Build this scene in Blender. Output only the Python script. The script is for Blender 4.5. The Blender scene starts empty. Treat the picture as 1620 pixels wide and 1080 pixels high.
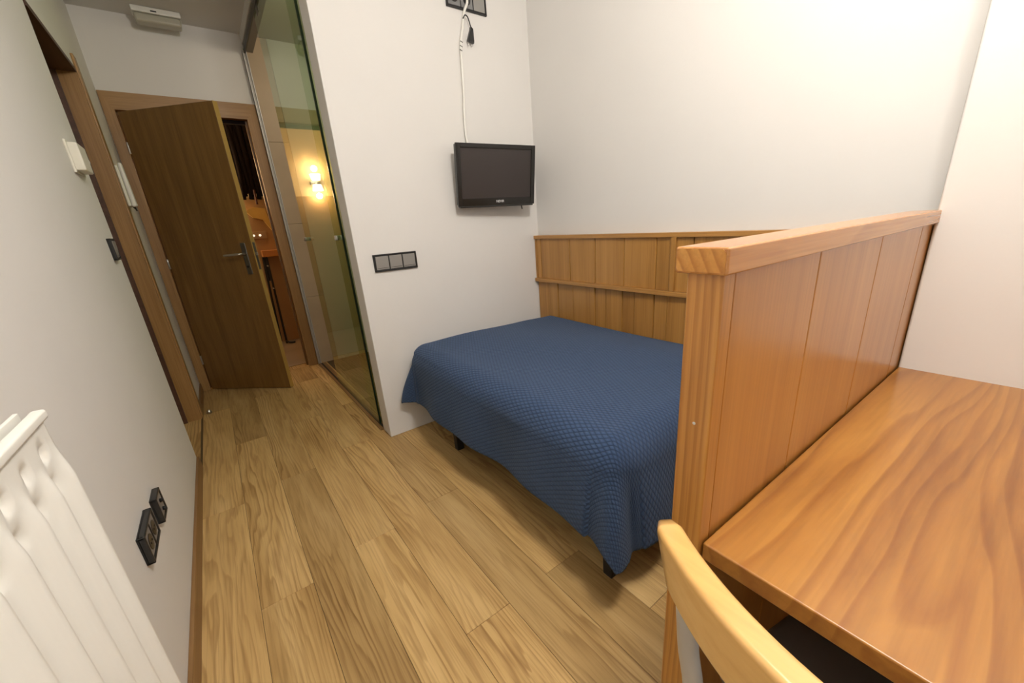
import bpy, bmesh, math, random
from mathutils import Matrix, Vector
random.seed(7)
PI = math.pi
SC = bpy.context.scene
COL = SC.collection

# ------------------------------------------------------------------ camera
FPX, U0, V0 = 628.99, 17.26, 22.89
CAM = Vector((0.3133, 0.0, 1.1348))
fwd = Vector((0.56228879, 0.76240323, -0.32026964))
rgt = Vector((0.7896973, -0.60997866, -0.06560648))
upv = Vector((0.24537624, 0.21602628, 0.94505193))
cd = bpy.data.cameras.new('camera'); cam = bpy.data.objects.new('camera', cd); COL.objects.link(cam)
cd.sensor_fit = 'HORIZONTAL'; cd.sensor_width = 36.0; cd.lens = FPX / 1620 * 36
cd.shift_x = -U0 / 1620; cd.shift_y = V0 / 1620
cd.clip_start = 0.02
M = Matrix((rgt, upv, -fwd)).transposed().to_4x4(); M.translation = CAM
cam.matrix_world = M
SC.camera = cam

# ------------------------------------------------------------------ world, exposure
w = bpy.data.worlds.new('world'); SC.world = w; w.use_nodes = True
w.node_tree.nodes['Background'].inputs[0].default_value = (1, 1, 1, 1)
w.node_tree.nodes['Background'].inputs[1].default_value = 0.0
vs = SC.view_settings
vs.view_transform = 'Standard'; vs.look = 'None'; vs.gamma = 1.0; vs.use_curve_mapping = False
vs.exposure = 0.0

LAMP_POS = (1.02, 0.10, 2.36)      # globe ceiling lamp of the bedroom, above the photographer
LAMP_W = 226.0
HALL_W = 5.0
SCONCE_W = 5.0
BATH_W = 9.0

# ------------------------------------------------------------------ room constants (metres)
E_ = 3.993      # end wall of corridor
T = 2.1235      # television wall
W = 2.0736      # wall behind the bed
WN = 1.8274     # wall behind the desk (stands forward of the bed wall)
G = 0.8922      # glass line / corner of corridor
CEIL = 2.5634
YB = -1.75      # wall behind the camera
A0, A1 = 2.5444, 3.346   # doorway in left wall
PX, PY, PROT = 0.7866, 0.2330, -0.02   # front edge of divider
HD = 0.66

# ------------------------------------------------------------------ node helpers
def mat(name):
    m = bpy.data.materials.new(name); m.use_nodes = True
    nt = m.node_tree; b = nt.nodes['Principled BSDF']
    return m, nt, b
def nd(nt, t, **k):
    n = nt.nodes.new(t)
    for a, v in k.items(): setattr(n, a, v)
    return n
def ramp(nt, stops):
    r = nd(nt, 'ShaderNodeValToRGB'); cr = r.color_ramp
    while len(cr.elements) < len(stops): cr.elements.new(0.5)
    for e, (p, c) in zip(cr.elements, stops): e.position = p; e.color = (*c, 1)
    return r
def mixc(nt, blend, fac, a, b):
    n = nd(nt, 'ShaderNodeMix', data_type='RGBA', blend_type=blend)
    for key, v in ((0, fac), (6, a), (7, b)):
        if hasattr(v, 'is_linked') or hasattr(v, 'links'): nt.links.new(v, n.inputs[key])
        elif isinstance(v, tuple): n.inputs[key].default_value = (*v, 1)
        else: n.inputs[key].default_value = v
    return n.outputs[2]
def mth(nt, op, a, b=None):
    n = nd(nt, 'ShaderNodeMath', operation=op)
    for i, v in enumerate((a, b)):
        if v is None: continue
        if hasattr(v, 'links'): nt.links.new(v, n.inputs[i])
        else: n.inputs[i].default_value = v
    return n.outputs[0]

def plain(name, col, rough=0.5, metal=0.0, bump=0.0, bscale=200, spec=0.5, var=0.0):
    m, nt, b = mat(name)
    b.inputs['Base Color'].default_value = (*col, 1); b.inputs['Roughness'].default_value = rough
    b.inputs['Metallic'].default_value = metal; b.inputs['Specular IOR Level'].default_value = spec
    tc = nd(nt, 'ShaderNodeTexCoord')
    if var:
        n = nd(nt, 'ShaderNodeTexNoise'); n.inputs['Scale'].default_value = 3.0; n.inputs['Detail'].default_value = 4
        nt.links.new(tc.outputs['Object'], n.inputs['Vector'])
        r = ramp(nt, [(0.3, tuple(c * (1 - var) for c in col)), (0.7, col)])
        nt.links.new(n.outputs[0], r.inputs[0]); nt.links.new(r.outputs[0], b.inputs['Base Color'])
    if bump:
        n = nd(nt, 'ShaderNodeTexNoise'); n.inputs['Scale'].default_value = bscale; n.inputs['Detail'].default_value = 3
        nt.links.new(tc.outputs['Object'], n.inputs['Vector'])
        bp = nd(nt, 'ShaderNodeBump'); bp.inputs['Strength'].default_value = bump; bp.inputs['Distance'].default_value = 0.002
        nt.links.new(n.outputs[0], bp.inputs['Height']); nt.links.new(bp.outputs[0], b.inputs['Normal'])
    return m

def wood(name, dark, mid, light, axis='z', freq=14, stretch=0.07, rough=0.35, fine=0.25, coat=0.0,
         wave=0.0, wfreq=9, wdist=3.0, pvar=0.0, bump=0.1, wdir=None):
    """procedural timber: long streaks along an axis, fine pores, optional growth rings"""
    m, nt, b = mat(name)
    tc = nd(nt, 'ShaderNodeTexCoord'); oi = nd(nt, 'ShaderNodeObjectInfo')
    off = nd(nt, 'ShaderNodeVectorMath', operation='SCALE'); off.inputs[0].default_value = (17.3, 29.1, 11.7)
    nt.links.new(oi.outputs['Random'], off.inputs['Scale'])
    add = nd(nt, 'ShaderNodeVectorMath', operation='ADD')
    nt.links.new(tc.outputs['Object'], add.inputs[0]); nt.links.new(off.outputs[0], add.inputs[1])
    def mp(f, s):
        q = nd(nt, 'ShaderNodeMapping'); sc = [f, f, f]; sc['xyz'.index(axis)] = f * s
        q.inputs['Scale'].default_value = sc; nt.links.new(add.outputs[0], q.inputs['Vector']); return q
    n1 = nd(nt, 'ShaderNodeTexNoise'); n1.inputs['Scale'].default_value = 1; n1.inputs['Detail'].default_value = 6
    n1.inputs['Roughness'].default_value = 0.62; n1.inputs['Distortion'].default_value = 0.5
    nt.links.new(mp(freq, stretch).outputs[0], n1.inputs['Vector'])
    r1 = ramp(nt, [(0.30, dark), (0.5, mid), (0.72, light)])
    nt.links.new(n1.outputs[0], r1.inputs[0])
    col = r1.outputs[0]
    if wave:
        nw = nd(nt, 'ShaderNodeTexNoise'); nw.inputs['Scale'].default_value = 1.0; nw.inputs['Detail'].default_value = 2.5
        nw.inputs['Roughness'].default_value = 0.45
        nt.links.new(mp(wfreq * 0.35, 0.14).outputs[0], nw.inputs['Vector'])
        sx = nd(nt, 'ShaderNodeSeparateXYZ'); nt.links.new(tc.outputs['Object'], sx.inputs[0])
        ac = {'X': 0, 'Y': 1, 'Z': 2}.get(wdir, {'x': 1, 'y': 0, 'z': 1}[axis])
        across = sx.outputs[ac]
        if wdir == 'DIAGONAL': across = mth(nt, 'ADD', sx.outputs[1], mth(nt, 'MULTIPLY', sx.outputs[2], -0.5))
        ph = mth(nt, 'ADD', mth(nt, 'MULTIPLY', nw.outputs[0], wdist), mth(nt, 'MULTIPLY', across, wfreq * 1.6))
        wvo = mth(nt, 'FRACT', ph)
        rw = ramp(nt, [(0.0, (1, 1, 1)), (0.40, (0.97, 0.95, 0.93)), (0.84, (0.72, 0.61, 0.51)), (0.93, (0.78, 0.68, 0.59)), (1.0, (1.0, 1.0, 1.0))])
        nt.links.new(wvo, rw.inputs[0])
        col = mixc(nt, 'MULTIPLY', wave, col, rw.outputs[0])
    n2 = nd(nt, 'ShaderNodeTexNoise'); n2.inputs['Scale'].default_value = 1; n2.inputs['Detail'].default_value = 3
    nt.links.new(mp(freq * 11, stretch * 0.35).outputs[0], n2.inputs['Vector'])
    r2 = ramp(nt, [(0.35, (0.55, 0.5, 0.45)), (0.55, (1, 1, 1))])
    nt.links.new(n2.outputs[0], r2.inputs[0])
    col = mixc(nt, 'MULTIPLY', fine, col, r2.outputs[0])
    if pvar:
        rp = ramp(nt, [(0.0, (1 - pvar, 1 - pvar * 1.1, 1 - pvar * 1.3)), (0.5, (1, 1, 1)), (1.0, (1 + pvar * .5, 1 + pvar * .5, 1 + pvar * .45))])
        nt.links.new(oi.outputs['Random'], rp.inputs[0])
        col = mixc(nt, 'MULTIPLY', 1.0, col, rp.outputs[0])
    nt.links.new(col, b.inputs['Base Color'])
    b.inputs['Roughness'].default_value = rough
    if coat:
        b.inputs['Coat Weight'].default_value = coat; b.inputs['Coat Roughness'].default_value = 0.24
    bp = nd(nt, 'ShaderNodeBump'); bp.inputs['Strength'].default_value = bump; bp.inputs['Distance'].default_value = 0.001
    nt.links.new(n2.outputs[0], bp.inputs['Height']); nt.links.new(bp.outputs[0], b.inputs['Normal'])
    return m

def oak_floor():
    m, nt, b = mat('oak_planks')
    tc = nd(nt, 'ShaderNodeTexCoord'); oi = nd(nt, 'ShaderNodeObjectInfo')
    off = nd(nt, 'ShaderNodeVectorMath', operation='SCALE'); off.inputs[0].default_value = (13.3, 41.7, 5.1)
    nt.links.new(oi.outputs['Random'], off.inputs['Scale'])
    add = nd(nt, 'ShaderNodeVectorMath', operation='ADD')
    nt.links.new(tc.outputs['Object'], add.inputs[0]); nt.links.new(off.outputs[0], add.inputs[1])
    def mp(fx, fy):
        q = nd(nt, 'ShaderNodeMapping'); q.inputs['Scale'].default_value = (fx, fy, 1)
        nt.links.new(add.outputs[0], q.inputs['Vector']); return q.outputs[0]
    # broad tone
    n1 = nd(nt, 'ShaderNodeTexNoise'); n1.inputs['Scale'].default_value = 1; n1.inputs['Detail'].default_value = 4; n1.inputs['Distortion'].default_value = 0.8
    nt.links.new(mp(9, 1.1), n1.inputs['Vector'])
    r1 = ramp(nt, [(0.3, (0.45, 0.285, 0.108)), (0.5, (0.56, 0.375, 0.155)), (0.7, (0.65, 0.455, 0.205))])
    nt.links.new(n1.outputs[0], r1.inputs[0])
    # cathedral rings
    nw = nd(nt, 'ShaderNodeTexNoise'); nw.inputs['Scale'].default_value = 1; nw.inputs['Detail'].default_value = 4
    nw.inputs['Roughness'].default_value = 0.5; nw.inputs['Distortion'].default_value = 0.15
    nt.links.new(mp(5.5, 0.55), nw.inputs['Vector'])
    sx = nd(nt, 'ShaderNodeSeparateXYZ'); nt.links.new(add.outputs[0], sx.inputs[0])
    wvo = mth(nt, 'FRACT', mth(nt, 'ADD', mth(nt, 'MULTIPLY', nw.outputs[0], 15.0), mth(nt, 'MULTIPLY', sx.outputs[0], 42.0)))
    rw = ramp(nt, [(0.0, (1, 1, 1)), (0.45, (0.96, 0.94, 0.91)), (0.84, (0.48, 0.38, 0.27)), (0.93, (0.60, 0.50, 0.38)), (1.0, (1, 1, 1))])
    nt.links.new(wvo, rw.inputs[0])
    # rings come and go
    n3 = nd(nt, 'ShaderNodeTexNoise'); n3.inputs['Scale'].default_value = 1; n3.inputs['Detail'].default_value = 2
    nt.links.new(mp(5, 0.9), n3.inputs['Vector'])
    r3 = ramp(nt, [(0.38, (0.12, 0.12, 0.12)), (0.68, (0.95, 0.95, 0.95))])
    nt.links.new(n3.outputs[0], r3.inputs[0])
    col = mixc(nt, 'MULTIPLY', r3.outputs[0], r1.outputs[0], rw.outputs[0])
    # pores
    n2 = nd(nt, 'ShaderNodeTexNoise'); n2.inputs['Scale'].default_value = 1; n2.inputs['Detail'].default_value = 3
    nt.links.new(mp(190, 5.0), n2.inputs['Vector'])
    r2 = ramp(nt, [(0.36, (0.58, 0.52, 0.45)), (0.52, (1, 1, 1))])
    nt.links.new(n2.outputs[0], r2.inputs[0])
    col = mixc(nt, 'MULTIPLY', 0.40, col, r2.outputs[0])
    rp = ramp(nt, [(0.0, (0.80, 0.78, 0.76)), (0.45, (0.98, 0.97, 0.96)), (1.0, (1.14, 1.13, 1.12))])
    nt.links.new(oi.outputs['Random'], rp.inputs[0])
    col = mixc(nt, 'MULTIPLY', 1.0, col, rp.outputs[0])
    nt.links.new(col, b.inputs['Base Color'])
    b.inputs['Roughness'].default_value = 0.42; b.inputs['Specular IOR Level'].default_value = 0.35
    bp = nd(nt, 'ShaderNodeBump'); bp.inputs['Strength'].default_value = 0.08; bp.inputs['Distance'].default_value = 0.001
    nt.links.new(n2.outputs[0], bp.inputs['Height']); nt.links.new(bp.outputs[0], b.inputs['Normal'])
    return m

def quilt():
    m, nt, b = mat('blue_quilt')
    uv = nd(nt, 'ShaderNodeUVMap'); uv.uv_map = 'cloth'
    sp = nd(nt, 'ShaderNodeSeparateXYZ'); nt.links.new(uv.outputs[0], sp.inputs[0])
    u, v = sp.outputs[0], sp.outputs[1]
    k = 2 * PI / 0.0165
    p = mth(nt, 'ADD', mth(nt, 'MULTIPLY', u, k), mth(nt, 'MULTIPLY', v, k * 0.55))
    q = mth(nt, 'SUBTRACT', mth(nt, 'MULTIPLY', u, k), mth(nt, 'MULTIPLY', v, k * 0.55))
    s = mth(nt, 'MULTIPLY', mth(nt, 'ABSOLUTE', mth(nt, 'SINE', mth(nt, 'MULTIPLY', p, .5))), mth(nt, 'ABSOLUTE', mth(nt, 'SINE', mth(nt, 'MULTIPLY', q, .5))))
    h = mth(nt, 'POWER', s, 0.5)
    n = nd(nt, 'ShaderNodeTexNoise'); n.inputs['Scale'].default_value = 900; n.inputs['Detail'].default_value = 2
    nt.links.new(uv.outputs[0], n.inputs['Vector'])
    hh = mth(nt, 'ADD', h, mth(nt, 'MULTIPLY', n.outputs[0], 0.35))
    bp = nd(nt, 'ShaderNodeBump'); bp.inputs['Strength'].default_value = 0.85; bp.inputs['Distance'].default_value = 0.0035
    nt.links.new(hh, bp.inputs['Height']); nt.links.new(bp.outputs[0], b.inputs['Normal'])
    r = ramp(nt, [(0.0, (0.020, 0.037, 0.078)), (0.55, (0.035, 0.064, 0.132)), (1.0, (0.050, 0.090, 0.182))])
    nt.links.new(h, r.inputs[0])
    n2 = nd(nt, 'ShaderNodeTexNoise'); n2.inputs['Scale'].default_value = 400; nt.links.new(uv.outputs[0], n2.inputs['Vector'])
    r2 = ramp(nt, [(0.3, (0.8, 0.8, 0.8)), (0.7, (1.15, 1.15, 1.15))]); nt.links.new(n2.outputs[0], r2.inputs[0])
    nt.links.new(mixc(nt, 'MULTIPLY', 1.0, r.outputs[0], r2.outputs[0]), b.inputs['Base Color'])
    b.inputs['Roughness'].default_value = 0.85; b.inputs['Specular IOR Level'].default_value = 0.2
    b.inputs['Sheen Weight'].default_value = 0.15; b.inputs['Sheen Tint'].default_value = (0.6, 0.75, 1.0, 1)
    return m

def glass(name, tint, refl=1.0):
    m, nt, b = mat(name); nt.nodes.remove(b)
    out = nt.nodes['Material Output']
    tr = nd(nt, 'ShaderNodeBsdfTransparent'); tr.inputs[0].default_value = (*tint, 1)
    gl = nd(nt, 'ShaderNodeBsdfGlossy'); gl.inputs['Roughness'].default_value = 0.015; gl.inputs[0].default_value = (0.92, 0.97, 0.92, 1)
    fr = nd(nt, 'ShaderNodeFresnel'); fr.inputs[0].default_value = 1.5
    mx = nd(nt, 'ShaderNodeMixShader')
    ge = nd(nt, 'ShaderNodeNewGeometry')
    front = mth(nt, 'SUBTRACT', 1.0, ge.outputs['Backfacing'])
    nt.links.new(mth(nt, 'MULTIPLY', mth(nt, 'MULTIPLY', fr.outputs[0], front), refl), mx.inputs[0])
    nt.links.new(tr.outputs[0], mx.inputs[1]); nt.links.new(gl.outputs[0], mx.inputs[2])
    nt.links.new(mx.outputs[0], out.inputs[0])
    return m
def emit(name, col, s):
    m, nt, b = mat(name)
    b.inputs['Base Color'].default_value = (*col, 1); b.inputs['Emission Color'].default_value = (*col, 1); b.inputs['Emission Strength'].default_value = s
    return m

MW = plain('wall_paint', (0.745, 0.73, 0.705), 0.75, bump=0.12, bscale=90, spec=0.25, var=0.02)
MCEIL = plain('ceiling_paint', (0.70, 0.69, 0.67), 0.85, spec=0.2)
MFLOORB = plain('floor_joint', (0.10, 0.065, 0.03), 0.8)
MOAK = oak_floor()
MDOOR = wood('door_veneer', (0.16, 0.078, 0.016), (0.21, 0.107, 0.025), (0.255, 0.137, 0.037), 'z', 22, 0.05, 0.42, 0.4)
MFRAME = wood('frame_veneer', (0.27, 0.142, 0.045), (0.35, 0.195, 0.066), (0.41, 0.235, 0.085), 'z', 20, 0.05, 0.4, 0.35)
MFRAMEX = wood('frame_veneer_across', (0.27, 0.142, 0.045), (0.35, 0.195, 0.066), (0.41, 0.235, 0.085), 'x', 20, 0.05, 0.4, 0.35)
MFRAMEY = wood('frame_veneer_along', (0.19, 0.095, 0.032), (0.25, 0.13, 0.045), (0.30, 0.165, 0.06), 'y', 20, 0.05, 0.4, 0.35)
MHEAD = wood('dark_brown_wood', (0.06, 0.025, 0.012), (0.085, 0.036, 0.018), (0.11, 0.05, 0.025), 'y', 20, 0.05, 0.5, 0.3)  # much darker brown than the frame veneers, for doorway head and stop
MPINEZ = wood('pine_upright', (0.38, 0.155, 0.030), (0.46, 0.20, 0.042), (0.53, 0.245, 0.058), 'z', 16, 0.04, 0.30, 0.2, coat=0.4, bump=0.0)
MPOST = wood('pine_post', (0.44, 0.19, 0.035), (0.53, 0.245, 0.05), (0.60, 0.30, 0.075), 'z', 24, 0.05, 0.3, 0.3, coat=0.4, wave=0.75, wfreq=58, wdist=2.0, bump=0.0)
MPINEX = wood('pine_cap', (0.46, 0.19, 0.05), (0.56, 0.26, 0.075), (0.63, 0.32, 0.10), 'x', 18, 0.05, 0.26, 0.3, coat=0.4, wave=0.45, wfreq=36, wdist=3, bump=0.0)
MENDG = wood('pine_end_grain', (0.52, 0.22, 0.045), (0.60, 0.28, 0.06), (0.68, 0.35, 0.09), 'x', 20, 0.2, 0.4, 0.2, wave=1.0, wfreq=38, wdist=0.8, wdir='DIAGONAL')
MDESK = wood('pine_desk', (0.25, 0.094, 0.015), (0.37, 0.160, 0.028), (0.45, 0.212, 0.042), 'x', 9, 0.12, 0.30, 0.25, coat=0.3, wave=0.85, wfreq=17, wdist=8.0, bump=0.0)
MBACKP = wood('pine_bed_panel', (0.32, 0.145, 0.030), (0.41, 0.20, 0.045), (0.48, 0.245, 0.06), 'z', 16, 0.04, 0.34, 0.25, coat=0.3, pvar=0.10, bump=0.03)
MBACKY = wood('pine_bed_rail', (0.32, 0.145, 0.034), (0.41, 0.20, 0.05), (0.48, 0.245, 0.065), 'y', 16, 0.04, 0.32, 0.35, coat=0.3)
MCHAIR = wood('beech_chair', (0.66, 0.37, 0.115), (0.74, 0.44, 0.15), (0.79, 0.50, 0.185), 'y', 8, 0.1, 0.25, 0.12, coat=0.6)
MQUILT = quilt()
MMATT = plain('mattress_ticking', (0.7, 0.7, 0.68), 0.9)
MBASE = plain('bed_base_fabric', (0.03, 0.03, 0.035), 0.8)
MBLK = plain('black_plastic', (0.018, 0.018, 0.018), 0.35)
MLEG = plain('black_metal', (0.012, 0.012, 0.012), 0.45)
MKEY = plain('grey_switch_key', (0.33, 0.32, 0.30), 0.4, metal=0.3)
MSOCK = plain('socket_insert', (0.20, 0.20, 0.20), 0.4)
MHOLE = plain('socket_hole', (0.01, 0.01, 0.01), 0.6)
MPANELTV = plain('tv_screen', (0.040, 0.032, 0.030), 0.30, spec=0.45)
MGLOSSB = plain('tv_bezel', (0.012, 0.011, 0.010), 0.22)
MWP = plain('white_plastic', (0.80, 0.79, 0.74), 0.35)
MCREAM = plain('cream_plastic', (0.74, 0.72, 0.62), 0.4)
MRAD = plain('radiator_enamel', (0.83, 0.82, 0.77), 0.3)
MSTEEL = plain('brushed_steel', (0.55, 0.54, 0.52), 0.28, metal=1.0)
MDSTEEL = plain('dull_steel', (0.20, 0.19, 0.18), 0.35, metal=1.0)
MALU = plain('aluminium', (0.75, 0.75, 0.75), 0.45, metal=0.7)
MPOSTG = plain('silver_paint', (0.50, 0.49, 0.47), 0.38, metal=0.35)
MSEAT = plain('dark_seat_vinyl', (0.09, 0.075, 0.065), 0.5)
MGLASS = glass('green_glass', (0.80, 0.87, 0.70), 1.25)
MGEDGE = plain('glass_edge', (0.012, 0.03, 0.016), 0.2)
MTILE = plain('beige_tile', (0.60, 0.47, 0.32), 0.35, var=0.18)
MBFLOOR = plain('bathroom_floor_tile', (0.55, 0.50, 0.42), 0.4, var=0.08)
MPANEL = plain('cream_board', (0.75, 0.60, 0.38), 0.4)
MHALLW = plain('hall_paint', (0.72, 0.55, 0.33), 0.7)
MHALLF = plain('hall_tile', (0.36, 0.29, 0.21), 0.4, var=0.2)
MDARK = plain('dark_cloth', (0.012, 0.008, 0.008), 0.8, spec=0.1)
MORANGE = plain('orange_wood', (0.55, 0.24, 0.07), 0.4)
MYELL = plain('yellow_card', (0.70, 0.48, 0.14), 0.6)
MLAMP = emit('lamp_diffuser', (1.0, 0.93, 0.84), 6.0)
MSCON = emit('sconce_glass', (1.0, 0.80, 0.52), 9.0)

# ------------------------------------------------------------------ mesh helpers
def mesh_obj(name, bm, m, parent=None, loc=(0, 0, 0), smooth=False):
    me = bpy.data.meshes.new(name)
    bmesh.ops.recalc_face_normals(bm, faces=bm.faces[:])
    bm.to_mesh(me); bm.free()
    if isinstance(m, (list, tuple)):
        for q in m: me.materials.append(q)
    else: me.materials.append(m)
    if smooth:
        for p in me.polygons: p.use_smooth = True
    o = bpy.data.objects.new(name, me); COL.objects.link(o)
    o.location = loc
    if parent: o.parent = parent
    if smooth:
        wn = o.modifiers.new('normals', 'WEIGHTED_NORMAL'); wn.weight = 90
    return o
def bmbox(bm, x0, x1, y0, y1, z0, z1, bev=0.0, seg=2):
    r = bmesh.ops.create_cube(bm, size=1.0)
    vs_ = r['verts']
    bmesh.ops.scale(bm, vec=(x1 - x0, y1 - y0, z1 - z0), verts=vs_)
    bmesh.ops.translate(bm, vec=((x0 + x1) / 2, (y0 + y1) / 2, (z0 + z1) / 2), verts=vs_)
    if bev:
        ed = list({e for v in vs_ for e in v.link_edges})
        bmesh.ops.bevel(bm, geom=ed, offset=bev, segments=seg, affect='EDGES', profile=0.5, clamp_overlap=True)
def box(name, b, m, parent=None, bev=0.0, seg=2, org=(0, 0, 0)):
    """b = x0,x1,y0,y1,z0,z1 in world (org = location of the parent Empty)"""
    bm = bmesh.new(); bmbox(bm, *b, bev=bev, seg=seg)
    c = Vector(((b[0] + b[1]) / 2, (b[2] + b[3]) / 2, b[4]))
    bmesh.ops.translate(bm, vec=-c, verts=bm.verts[:])
    o = mesh_obj(name, bm, m, parent, c - Vector(org), smooth=bool(bev))
    return o
def tube_bm(bm, pts, r, n=10, close=True):
    pts = [Vector(p) for p in pts]; rings = []
    t0 = (pts[1] - pts[0]).normalized()
    ref = Vector((0, 0, 1)) if abs(t0.z) < .9 else Vector((1, 0, 0))
    nrm = t0.cross(ref).normalized()
    for i, p in enumerate(pts):
        t = (pts[min(i + 1, len(pts) - 1)] - pts[max(i - 1, 0)]).normalized()
        nrm = (nrm - t * nrm.dot(t)).normalized(); bn = t.cross(nrm)
        rr = r[i] if isinstance(r, (list, tuple)) else r
        rings.append([bm.verts.new(p + (nrm * math.cos(2 * PI * k / n) + bn * math.sin(2 * PI * k / n)) * rr) for k in range(n)])
    for a, b_ in zip(rings, rings[1:]):
        for k in range(n): bm.faces.new((a[k], a[(k + 1) % n], b_[(k + 1) % n], b_[k]))
    if close: bm.faces.new(rings[0][::-1]); bm.faces.new(rings[-1])
def tube(name, pts, r, m, parent=None, n=10, org=(0, 0, 0)):
    bm = bmesh.new(); tube_bm(bm, pts, r, n)
    bmesh.ops.translate(bm, vec=-Vector(org), verts=bm.verts[:])
    return mesh_obj(name, bm, m, parent, smooth=True)
def spline(pts, n=8):
    out = []; P = [Vector(p) for p in pts]
    for i in range(len(P) - 1):
        a, b, c, d = P[max(i - 1, 0)], P[i], P[i + 1], P[min(i + 2, len(P) - 1)]
        for k in range(n):
            t = k / n
            out.append(0.5 * ((2 * b) + (c - a) * t + (2 * a - 5 * b + 4 * c - d) * t * t + (-a + 3 * b - 3 * c + d) * t ** 3))
    out.append(P[-1]); return out
def disc(name, c, axis, r, d, m, parent=None, org=(0, 0, 0), n=24, bev=0.0):
    c = Vector(c); ax = Vector(axis).normalized()
    return tube(name, [c, c + ax * d], r, m, parent, n, org)
def lathe_bm(bm, prof, c, n=24):
    rings = [[bm.verts.new((c[0] + r * math.cos(2 * PI * k / n), c[1] + r * math.sin(2 * PI * k / n), c[2] + z)) for k in range(n)] for r, z in prof]
    for a, b in zip(rings, rings[1:]):
        for k in range(n): bm.faces.new((a[k], a[(k + 1) % n], b[(k + 1) % n], b[k]))
    bm.faces.new(rings[0][::-1]); bm.faces.new(rings[-1])
def empty(name, loc, rz=0.0):
    o = bpy.data.objects.new(name, None); COL.objects.link(o); o.location = loc; o.rotation_euler = (0, 0, rz); o.empty_display_size = 0.1
    return o
def tag(o, label, cat, group=None):
    o['label'] = label; o['category'] = cat
    if group: o['group'] = group
    return o
def struct(o): o['kind'] = 'structure'; return o

# ================================================================== SETTING
# ---- floor: base slab with every plank its own piece
floor = struct(box('floor', (-0.16, W + 0.1, YB - 0.1, E_ + 0.13, -0.05, -0.002), MFLOORB))
PW, PL = 0.157, 1.38
rows = [0.167 - PW + PW * k for k in range(0, 14)]
joint = [2.017, 1.323, 0.72, 1.389, 0.814, 1.44, 0.821, 1.9, 0.45, 1.2, 1.75, 0.3, 1.0, 1.6]
plank_cache = {}
def plank(x0, x1, y0, y1):
    key = (round(x1 - x0, 3), round(y1 - y0, 3))
    if key not in plank_cache:
        bm = bmesh.new(); bmbox(bm, 0, key[0] - 0.0012, 0, key[1] - 0.0012, -0.004, 0, bev=0.0008, seg=1)
        o = mesh_obj('plank', bm, MOAK); plank_cache[key] = o.data
    else:
        o = bpy.data.objects.new('plank', plank_cache[key]); COL.objects.link(o)
    o.location = (x0 - floor.location.x, y0 - floor.location.y, 0 - floor.location.z); o.parent = floor
for i, x0 in enumerate(rows):
    x1 = min(x0 + PW, W); xa = max(x0, 0.0)
    if x1 - xa < 0.02: continue
    ys = []; y = joint[i]
    while y > YB: y -= PL
    y += PL
    cuts = [YB]
    while y < E_: cuts.append(y); y += PL
    cuts.append(E_)
    for a, b in zip(cuts, cuts[1:]):
        if b - a < 0.02 or (xa > G - 0.02 and a > T): continue
        if xa > G - 0.02: b = min(b, T + 0.05)
        plank(xa, x1, a, b)
# floor inside the doorway recess and door sill
for y0, y1 in ((A0, A1),):
    plank(-0.14, 0.0, y0, y1)
plank(0.05, 0.83, E_, E_ + 0.11)

# ---- walls
struct(box('wall_left', (-0.14, 0, YB, A0, 0, CEIL), MW))
struct(box('wall_left_far', (-0.14, 0, A1, E_, 0, CEIL), MW))
struct(box('wall_left_lintel', (-0.14, 0, A0, A1, 2.045, CEIL), MW))
struct(box('wall_back', (-0.14, WN + .3, YB - 0.12, YB, 0, CEIL), MW))
struct(box('wall_television', (G, W + 0.25, T, T + 0.125, 0, CEIL), MW, bev=0.004))
struct(box('wall_bed', (W, W + 0.15, PY - 0.04, T, 0, CEIL), MW))
struct(box('wall_desk', (WN, W + 0.15, YB, PY - 0.022, 0, CEIL), MW, bev=0.006))
# end wall with the entrance: three pieces around the opening
OX0, OX1, OZ = 0.06, 0.80, 2.005
struct(box('wall_end', (-0.14, OX0 - 0.02, E_, E_ + 0.12, 0, CEIL), MW))
struct(box('wall_end_lintel', (OX0 - 0.02, OX1 + 0.02, E_, E_ + 0.12, OZ + 0.015, CEIL), MW))
struct(box('wall_end_pier', (OX1 + 0.02, G + 0.010, E_, E_ + 0.12, 0, CEIL), MW))
struct(box('ceiling', (-0.14, W + 0.25, YB - 0.12, E_ + 0.12, CEIL, CEIL + 0.1), MCEIL))
struct(box('wall_glass_header', (G - 0.005, G + 0.075, T + 0.125, E_, 2.50, CEIL), MW))

# ---- baseboards
struct(box('baseboard_left', (0, 0.012, YB, A0 - 0.001, 0, 0.07), MFRAMEY, bev=0.002))
struct(box('baseboard_left_far', (0, 0.012, A1 + 0.075, E_ - 0.012, 0, 0.07), MFRAMEY, bev=0.002))

# ---- left doorway: lining and casing
t2 = struct(empty('trim_2', (0, A0, 0)))
o2 = (0, A0, 0)
box('jamb', (-0.14, 0.004, A1 - 0.022, A1, 0, 2.045), MFRAME, t2, org=o2)
box('jamb', (-0.14, -0.004, A0, A0 + 0.016, 0, 2.045), MFRAME, t2, org=o2)
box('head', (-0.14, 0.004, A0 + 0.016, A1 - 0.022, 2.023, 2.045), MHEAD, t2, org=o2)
box('casing', (0, 0.012, A1, A1 + 0.072, 0, 2.115), MFRAME, t2, bev=0.003, org=o2)
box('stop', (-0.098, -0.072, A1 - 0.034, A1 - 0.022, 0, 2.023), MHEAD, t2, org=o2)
d2 = struct(box('door_2', (-0.135, -0.098, A0 + 0.018, A1 - 0.024, 0.006, 2.02), MDOOR))
lv = tube('door_handle', [(0.019, -0.29, 1.02), (0.07, -0.29, 1.02), (0.07, -0.18, 1.02)], 0.009, MSTEEL, d2)
lv.location = (0, 0, 0)

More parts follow.
